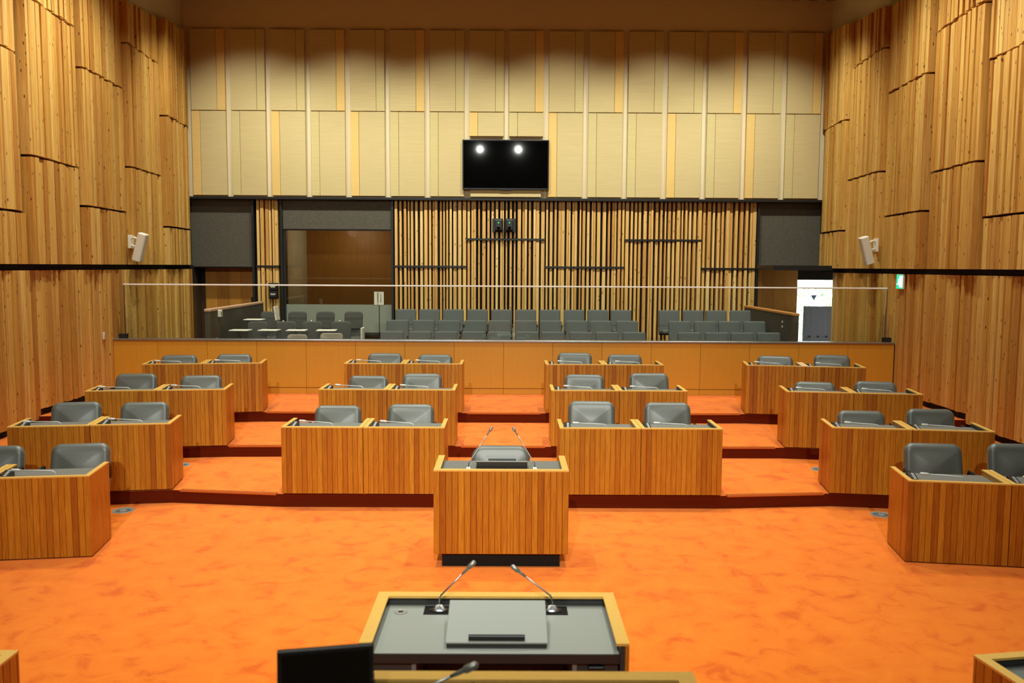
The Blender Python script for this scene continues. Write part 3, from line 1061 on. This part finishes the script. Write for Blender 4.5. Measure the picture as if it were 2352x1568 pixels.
# clerks' desks, only a corner of each in the picture
for sgn, nm, xx, yy, aa in ((-1, 'left', -2.36 - 0.45, 4.10, -0.5), (1, 'right', 2.375 + 0.45, 4.07 + 0.08, 9.0)):
    t = thing('clerk_desk', 'corner of a wooden clerk desk with pale rim in the bottom %s corner' % nm, 'desk', (xx, yy, 0), math.pi + R(aa))
    desk_parts(t, 0.90, 0.60, 0.76, 0.012, (True, True), 0.055, 0.055)

# ------------------------------------------------------------------ floor vents
VD = lathe_mesh([(0, 0.002), (0.10, 0.002), (0.104, 0.006), (0.112, 0.006), (0.116, 0.0)], 32)
VS = prism_mesh([(0.04, -0.0016), (0.084, -0.003), (0.084, 0.003), (0.04, 0.0016)], 0.0, 0.0032)
VENTS = [(-4.12, 9.11, 0, 'left of the far left aisle, near the front-row desk'), (4.13, 9.07, 0, 'on the right, beside the front-row desk'),
         (-4.07, 10.63, 1, 'on the second tier beside the far left block'), (4.00, 10.55, 1, 'on the second tier beside the far right block'),
         (-4.04, 12.30, 2, 'on the third tier beside the far left block')]
for x, y, l, wh in VENTS:
    t = thing('floor_vent', 'round grey slotted floor vent ' + wh, 'vent', (x, y, LV[l]), 0, 'round floor vents')
    obj('disc', VD, 'vent_grey', parent=t)
    for k in range(20):
        obj('slot', VS, 'black_matte', parent=t, rot=(0, 0, R(18 * k)))

# ------------------------------------------------------------------ gallery seats
GB = pillow_mesh(0.435, 0.52, 0.09, 0.035, 0.01)
GS = pillow_mesh(0.425, 0.42, 0.09, 0.035, 0.0)
GARM = box_mesh(-0.013, 0.013, -0.18, 0.18, 0.52, 0.56, 0.008)
GLEG = box_mesh(-0.012, 0.012, -0.12, 0.05, 0.0, 0.52, 0.004)
GROWS = [
    ('front', 15.8, GL[0], 762, [897.5, 962.5, 1022.5, 1086, 1146.5, 1211.5, 1272, 1336, 1396.5, 1459.5], [1588, 1651.5, 1710.5, 1772]),
    ('middle', 16.7, GL[1], 736, [911, 971.5, 1030, 1091, 1147, 1208, 1265.5, 1326.5, 1382, 1443], [1565, 1624.5, 1680.5, 1738.5]),
    ('back', 17.6, GL[2], 711, [930, 985, 1040, 1096, 1152, 1208, 1264, 1320, 1375, 1429], [1540, 1596, 1649.5, 1705.5])]
ORD = ['first', 'second', 'third', 'fourth', 'fifth', 'sixth', 'seventh', 'eighth', 'ninth', 'tenth']
for rn, Y, zf, ytop, lft, rgt in GROWS:
    for blk, xs in (('long left', lft), ('short right', rgt)):
        for k, px in enumerate(xs):
            p = on_depth(px, ytop + (px - 1176) * 0.004, Y - 0.03)
            t = thing('gallery_seat', '%s grey upholstered seat from the left, %s row of the %s gallery block' % (ORD[k], rn, blk), 'seat',
                      (p.x, Y, zf), 0, 'grey gallery seats')
            obj('backrest', GB, 'seat_fabric', parent=t, loc=(0, 0.07, p.z - zf - 0.52), rot=(R(-10), 0, 0))
            obj('seat', GS, 'seat_fabric', parent=t, loc=(0, 0.06, 0.40), rot=(R(84), 0, 0))
            obj('armrest', GARM, 'black_plastic', parent=t, loc=(0.233, -0.05, 0))
            obj('leg', GLEG, 'steel', parent=t, loc=(0.233, 0, 0))

# ------------------------------------------------------------------ tablet-arm chairs at the left of the gallery
TB = pillow_mesh(0.37, 0.36, 0.05, 0.07, 0.012, 1.03, 0.03)
TS = pillow_mesh(0.42, 0.42, 0.06, 0.08, 0.0)
TSHELL = pillow_mesh(0.30, 0.30, 0.03, 0.10, 0.0, 1.3, 0.03)
TLEG = tube_mesh([(0, 0, 0.0), (0, 0, 0.44)], 0.012, 8)
TPOST = tube_mesh([(0, 0.1, 0.44), (-0.06, 0.06, 0.50), (-0.10, -0.05, 0.70), (-0.10, -0.08, 0.735)], 0.011, 8)
TTAB = box_mesh(-0.18, 0.18, -0.14, 0.14, 0, 0.018, 0.007, 2)
TCS = [('front', 16.0, GL[0], 738, [591, 656, 718, 785], (True, True, True, True)),
       ('rear', 17.0, GL[1], 715, [620, 683, 746, 811], (True, False, False, False))]
for rn, Y, zf, ytop, xs, tabs in TCS:
    for k, px in enumerate(xs):
        p = on_depth(px, ytop, Y + 0.2)
        t = thing('tablet_chair', '%s dark grey tablet-arm chair from the left in the %s row by the booth window' % (ORD[k], rn), 'chair',
                  (p.x, Y, zf), R(rnd.uniform(-4, 4)), 'tablet-arm chairs by the booth window')
        h = p.z - zf
        obj('backrest', TB, 'chair_fabric', parent=t, loc=(0, 0.2, h - 0.36), rot=(R(-8), 0, 0))
        obj('back_shell', TSHELL, 'chair_fabric', parent=t, loc=(0, 0.19, h - 0.60), rot=(R(-4), 0, 0))
        obj('seat', TS, 'chair_fabric', parent=t, loc=(0, 0.2, 0.46), rot=(R(90), 0, 0))
        for lx, ly in ((-0.2, -0.18), (0.2, -0.18), (-0.2, 0.18), (0.2, 0.18)):
            obj('leg', TLEG, 'chrome', parent=t, loc=(lx, ly, 0))
        zt = h - 0.155
        if tabs[k]:
            obj('tablet_arm', TPOST, 'chrome', parent=t, loc=(-0.16, 0, zt - 0.735))
            obj('tablet', TTAB, 'white_plastic', parent=t, loc=(-0.23, -0.09, zt))
        else:
            obj('arm_hinge', lathe_mesh([(0, 0), (0.028, 0), (0.028, 0.03), (0.018, 0.05), (0, 0.05)], 14), 'chrome', parent=t, loc=(-0.24, 0.02, h - 0.22))
            obj('arm_stem', TPOST, 'chrome', parent=t, loc=(-0.14, 0.10, h - 0.22 - 0.735))
# two folded-up white tablets seen edge-on
for px, py0, py1, Y, lab, tilt in ((638, 703, 735, 16.9, 'white writing tablet folded upright beside the first rear tablet-arm chair', 8), (833, 752, 779, 15.6, 'thin white upright tablet edge right of the tablet-arm chairs', 0)):
    a_, c_ = on_depth(px, py0, Y), on_depth(px, py1, Y)
    t = thing('folded_tablet', lab, 'tablet', (c_.x, Y, c_.z - 0.35))
    obj('tablet', box_mesh(-0.016, 0.016, -0.13, 0.13, 0, a_.z - c_.z, 0.006), 'white_plastic', parent=t, loc=(0, 0, 0.35), rot=(0, R(-tilt), 0))
    obj('hinge_arm', tube_mesh([(0.0, 0.0, (GL[1] if Y > 16 else GL[0]) - (c_.z - 0.35)), (0, 0, 0.37)], 0.01, 8), 'steel', parent=t)
# two taupe shell chairs in front of them
SHB = pillow_mesh(0.37, 0.34, 0.025, 0.06, 0.0, 1.05, 0.03)
for px, py, wpx, lab in ((682, 768, 44, 'small taupe shell chair at the parapet, left one of two'), (761, 765, 50, 'larger taupe shell chair at the parapet, right one of two')):
    p = on_depth(px, py, 15.45)
    t = thing('shell_chair', lab, 'chair', (p.x, 15.33, GL[0]), 0, 'taupe shell chairs at the parapet')
    f = wpx / 47.0
    h = p.z - GL[0]
    obj('backrest', SHB, 'taupe_shell', parent=t, loc=(0, 0.13, h - 0.34), rot=(R(-8), 0, 0), scale=(f, 1, 1))
    obj('seat', box_mesh(-0.19, 0.19, -0.2, 0.17, 0.40, 0.425, 0.008), 'taupe_shell', parent=t)
    for lx in (-0.17, 0.17):
        for ly in (-0.17, 0.14):
            obj('leg', TLEG, 'steel', parent=t, loc=(lx, ly, 0))

# ------------------------------------------------------------------ sign on a stand by the booth window
p0 = on_depth(871, 700, 16.3)
p1 = on_depth(871, 670, 16.3)
sg_ = thing('sign_stand', 'black floor stand with a cream notice in vertical lettering before the booth window', 'sign', (p0.x, 16.3, GL[0] + 0.16))
zb = p0.z - GL[0] - 0.16
obj('foot', lathe_mesh([(0, 0), (0.13, 0), (0.13, 0.01), (0.02, 0.02), (0, 0.02)], 20), 'black_metal', parent=sg_)
obj('pole', tube_mesh([(0, 0, 0.01), (0, 0, zb + 0.05)], 0.009, 8), 'black_metal', parent=sg_)
bw_, bh_ = 0.092, p1.z - p0.z
pl = obj('plate', box_mesh(-bw_ - 0.01, bw_ + 0.012, -0.012, 0.004, -0.008, bh_ + 0.008, 0.003), 'black_metal', parent=sg_, loc=(0, -0.012, zb))
obj('notice', box_mesh(-bw_, bw_, -0.003, 0.0, 0, bh_), 'paper', parent=pl, loc=(0, -0.012, 0))


def text_mesh(s, size):
    cu = bpy.data.curves.new('txt', 'FONT')
    cu.body = s
    cu.size = size
    cu.align_x = 'CENTER'
    cu.extrude = 0.0008
    o = bpy.data.objects.new('txt', cu)
    COL.objects.link(o)
    dg = bpy.context.evaluated_depsgraph_get()
    me = bpy.data.meshes.new_from_object(o.evaluated_get(dg))
    bpy.data.objects.remove(o)
    me.materials.clear()
    return me


for col, (s, x0, sz, ztop) in enumerate((('これより先は', 0.036, 0.034, bh_ - 0.022), ('報道関係者席です', -0.022, 0.034, bh_ - 0.012))):
    for k, ch in enumerate(s):
        try:
            me = text_mesh(ch, sz)
            if len(me.polygons):
                obj('character', me, 'ink', parent=pl, loc=(x0, -0.0155, ztop - 0.030 * (k + 1)), rot=(math.pi / 2, 0, 0))
        except Exception:
            pass

# ------------------------------------------------------------------ screen on the far wall
tvt = thing('wall_screen', 'large black flat television screen on the beige acoustic wall', 'television', (-0.01, YB - 0.10, 4.31))
obj('case', box_mesh(-0.93, 0.93, 0.0, 0.06, 0, 1.06, 0.008, 2), 'black_plastic', parent=tvt, loc=(0, -0.03, 0))
obj('screen', box_mesh(-0.905, 0.905, -0.002, 0.0, 0.035, 1.035), 'screen', parent=tvt, loc=(0, -0.031, 0))
obj('logo_tab', box_mesh(-0.12, 0.12, -0.005, 0.02, -0.015, 0.005, 0.004), 'black_plastic', parent=tvt, loc=(0, -0.02, 0))
obj('mount', box_mesh(-0.76, 0.76, 0.03, 0.1, -0.145, 0.9), 'acoustic_beige', parent=tvt)

# two black cameras on the battens
for k, (px, lab) in enumerate(((1145, 'black wall camera with green light on the battens, left of the two'), (1170, 'black wall camera with green light on the battens, right of the two'))):
    p = on_depth(px, 532, 18.62)
    t = thing('wall_camera', lab, 'camera', (p.x, 18.78, p.z), 0, 'black cameras on the batten wall')
    obj('bracket', box_mesh(-0.118, 0.118, -0.03, 0.02, 0, 0.29, 0.004), 'black_plastic', parent=t, loc=(-0.02 if k == 0 else 0.02, 0, 0))
    obj('body', box_mesh(-0.085, 0.085, -0.17, -0.03, 0.03, 0.265, 0.02, 2), 'black_metal', parent=t)
    obj('lens_barrel', tube_mesh([(0, -0.16, 0.09), (0, -0.20, 0.09), (0, -0.21, 0.088)], [0.042, 0.042, 0.034], 18), 'black_plastic', parent=t)
    obj('lens', tube_mesh([(0, -0.20, 0.09), (0, -0.214, 0.09)], [0.03, 0.024], 16), 'screen', parent=t)
    obj('status_light', box_mesh(-0.009, 0.009, -0.003, 0.0, 0, 0.018), 'green_led', parent=t, loc=(0, -0.17, 0.185))

# black double box on the pier left of the booth window
p = on_depth(624, 686, 18.6)
t = thing('wall_intercom', 'black double control box with white lettering strips on the narrow batten pier', 'control box', (p.x, 18.76, p.z))
obj('back_plate', box_mesh(-0.105, 0.105, -0.02, 0.02, 0, 0.34, 0.003), 'black_plastic', parent=t)
for k in range(2):
    b_ = obj('unit', box_mesh(-0.09, 0.09, -0.06, -0.02, 0.02 + k * 0.165, 0.155 + k * 0.165, 0.008), 'black_metal', parent=t)
    for q, wv in enumerate((0.06, 0.045)):
        obj('lettering_strip', box_mesh(-wv, wv, -0.062, -0.060, 0, 0.012), 'white_plastic', parent=b_, loc=(0, 0, 0.10 + k * 0.165 - q * 0.02))

# white phone / sensor box on the left low wall
p = on_depth(510, 729, 15.6)
t = thing('wall_sensor', 'small white box fixed to the left grey low wall', 'sensor', (-5.28, 15.75, p.z))
obj('case', box_mesh(0, 0.05, -0.07, 0.07, 0, 0.13, 0.012, 2), 'white_plastic', parent=t)
obj('window', box_mesh(0.05, 0.054, -0.03, 0.03, 0.05, 0.09), 'vent_grey', parent=t)

# ------------------------------------------------------------------ white column speakers on the side walls


def wall_speaker(px, py, sgn, Y, label):
    xw = sgn * 6.74
    p = on_depth(px, py, Y)
    t = thing('wall_speaker', label, 'speaker', (xw, Y, p.z))
    obj('wall_plate', box_mesh(*sorted((0, -0.03 * sgn)), -0.09, 0.09, -0.12, 0.12, 0.006), 'white_plastic', parent=t)
    for zz in (-0.07, 0.07):
        obj('bracket_arm', tube_mesh([(-0.02 * sgn, 0, zz * 0.8), (-0.08 * sgn, -0.01, zz * 1.15), (-0.16 * sgn, -0.03, zz * 0.9 - 0.02)], 0.018, 8), 'white_plastic', parent=t)
    b_ = obj('cabinet', box_mesh(-0.075, 0.075, -0.075, 0.075, -0.26, 0.26, 0.02, 3), 'white_plastic', parent=t, loc=(-0.20 * sgn, -0.04, -0.10), rot=(R(5), R(-17 * sgn), 0))
    obj('grille', box_mesh(-0.062, 0.062, -0.079, -0.074, -0.245, 0.245, 0.002), 'white_plastic', parent=b_)


wall_speaker(305, 555, -1, 15.45, 'white column loudspeaker on the left timber wall')
wall_speaker(2018, 563, 1, 15.55, 'white column loudspeaker on the right timber wall')

# ------------------------------------------------------------------ illuminated exit sign on the right wall
ex = thing('exit_sign', 'lit green and white running-man exit sign on the right wall', 'exit sign', (6.79, 14.62, 2.32))
obj('case', box_mesh(-0.03, 0.0, -0.12, 0.12, 0, 0.25, 0.004), 'white_plastic', parent=ex)
obj('face', box_mesh(-0.033, -0.029, -0.116, 0.116, 0.006, 0.244), 'exit_green', parent=ex)
# pictogram: white doorway block and a green runner, on the face
obj('doorway', box_mesh(-0.0345, -0.0325, -0.108, -0.01, 0.03, 0.225), 'exit_white', parent=ex)
bm = bmesh.new()


def limb(bm, a, c, r_):
    add_tube(bm, [(-0.0335, a[0], a[1]), (-0.0335, c[0], c[1])], r_, 6)


obj('runner_head', tube_mesh([(-0.0355, 0.0, 0.195), (-0.0315, 0.0, 0.195)], 0.016, 12, False), 'exit_white', parent=ex)
limb(bm, (0.0, 0.17), (0.03, 0.11), 0.012)
limb(bm, (0.03, 0.11), (0.0, 0.085), 0.009)
limb(bm, (0.0, 0.085), (0.0, 0.045), 0.008)
limb(bm, (0.03, 0.11), (0.06, 0.08), 0.009)
limb(bm, (0.06, 0.08), (0.09, 0.08), 0.008)
limb(bm, (0.0, 0.165), (-0.03, 0.13), 0.007)
limb(bm, (0.005, 0.165), (0.045, 0.16), 0.007)
obj('runner', from_bm(bm, 'runner'), 'exit_white', parent=ex)
ex2 = obj('arm', box_mesh(-0.01, 0.09, -0.02, 0.02, 0.24, 0.262), 'black_metal', parent=ex)

# small white switch on the left wall
t = thing('wall_switch', 'small white switch plate on the left timber wall near the parapet', 'switch', (-6.80, 14.45, 1.40))
obj('plate', box_mesh(0, 0.012, -0.035, 0.035, 0, 0.12, 0.003), 'white_plastic', parent=t)
obj('rocker', box_mesh(0.012, 0.018, -0.015, 0.015, 0.035, 0.085, 0.002), 'silver_plastic', parent=t)

# ------------------------------------------------------------------ grey barrier before the exit door
p = on_depth(1881, 703, 19.0)
q = on_depth(1847, 703, 19.0)
t = thing('grey_barrier', 'dark grey low barrier panel standing before the bright exit door', 'barrier', (q.x + 0.40, 19.0, GL[0]))
obj('panel', box_mesh(-0.40, 0.40, 0, 0.05, 0.02, q.z - GL[0], 0.004), 'kick_grey', parent=t)
for sx in (-0.25, 0.25):
    obj('foot', box_mesh(-0.03, 0.03, -0.1, 0.15, 0, 0.03), 'black_metal', parent=t, loc=(sx, 0, 0))
for k in range(3):
    obj('knob', lathe_mesh([(0, 0.03), (0.016, 0.026), (0.02, 0.01), (0.02, 0)], 12), 'black_plastic', parent=t, loc=(-0.255 + 0.19 * k, 0.0, 0.545), rot=(R(90), 0, 0))

# ------------------------------------------------------------------ outside the exit door
struct('floor_outside', box_mesh(8.55, 30.0, 5.0, 40.0, 0.35, 0.5), 'paving')
struct('floor_terrace', box_mesh(-2.0, 8.55, 19.45, 40.0, 0.35, 0.5), 'paving')
rl = random.Random(3)
bush = thing('hedge', 'pale sunlit hedge outside the glazed exit door', 'hedge', (9.3, 24.5, 0.5))
bm = bmesh.new()
for k in range(900):
    a_, z_ = rl.uniform(0, 6.28), rl.random()
    rr_ = 1.25 * math.sqrt(max(0.02, 1 - (z_ * 1.02 - 0.3) ** 2)) * rl.uniform(0.85, 1.05)
    c_ = Vector((math.cos(a_) * rr_ * 1.3, math.sin(a_) * rr_, 0.15 + z_ * 1.5))
    u_ = Vector((rl.uniform(-1, 1), rl.uniform(-1, 1), rl.uniform(-1, 1))).normalized() * 0.11
    v_ = u_.cross(Vector((rl.uniform(-1, 1), rl.uniform(-1, 1), rl.uniform(-1, 1)))).normalized() * 0.06
    bm.faces.new([bm.verts.new(c_ + d_) for d_ in (u_, v_, -u_, -v_)])
fo = obj('foliage', from_bm(bm, 'leaves'), 'leaf', parent=bush)
fo['kind'] = 'stuff'
obj('stem', tube_mesh([(0, 0, 0), (0.03, 0.02, 0.5), (0, 0, 1.2)], [0.06, 0.05, 0.02], 8), 'brown_board', parent=bush)
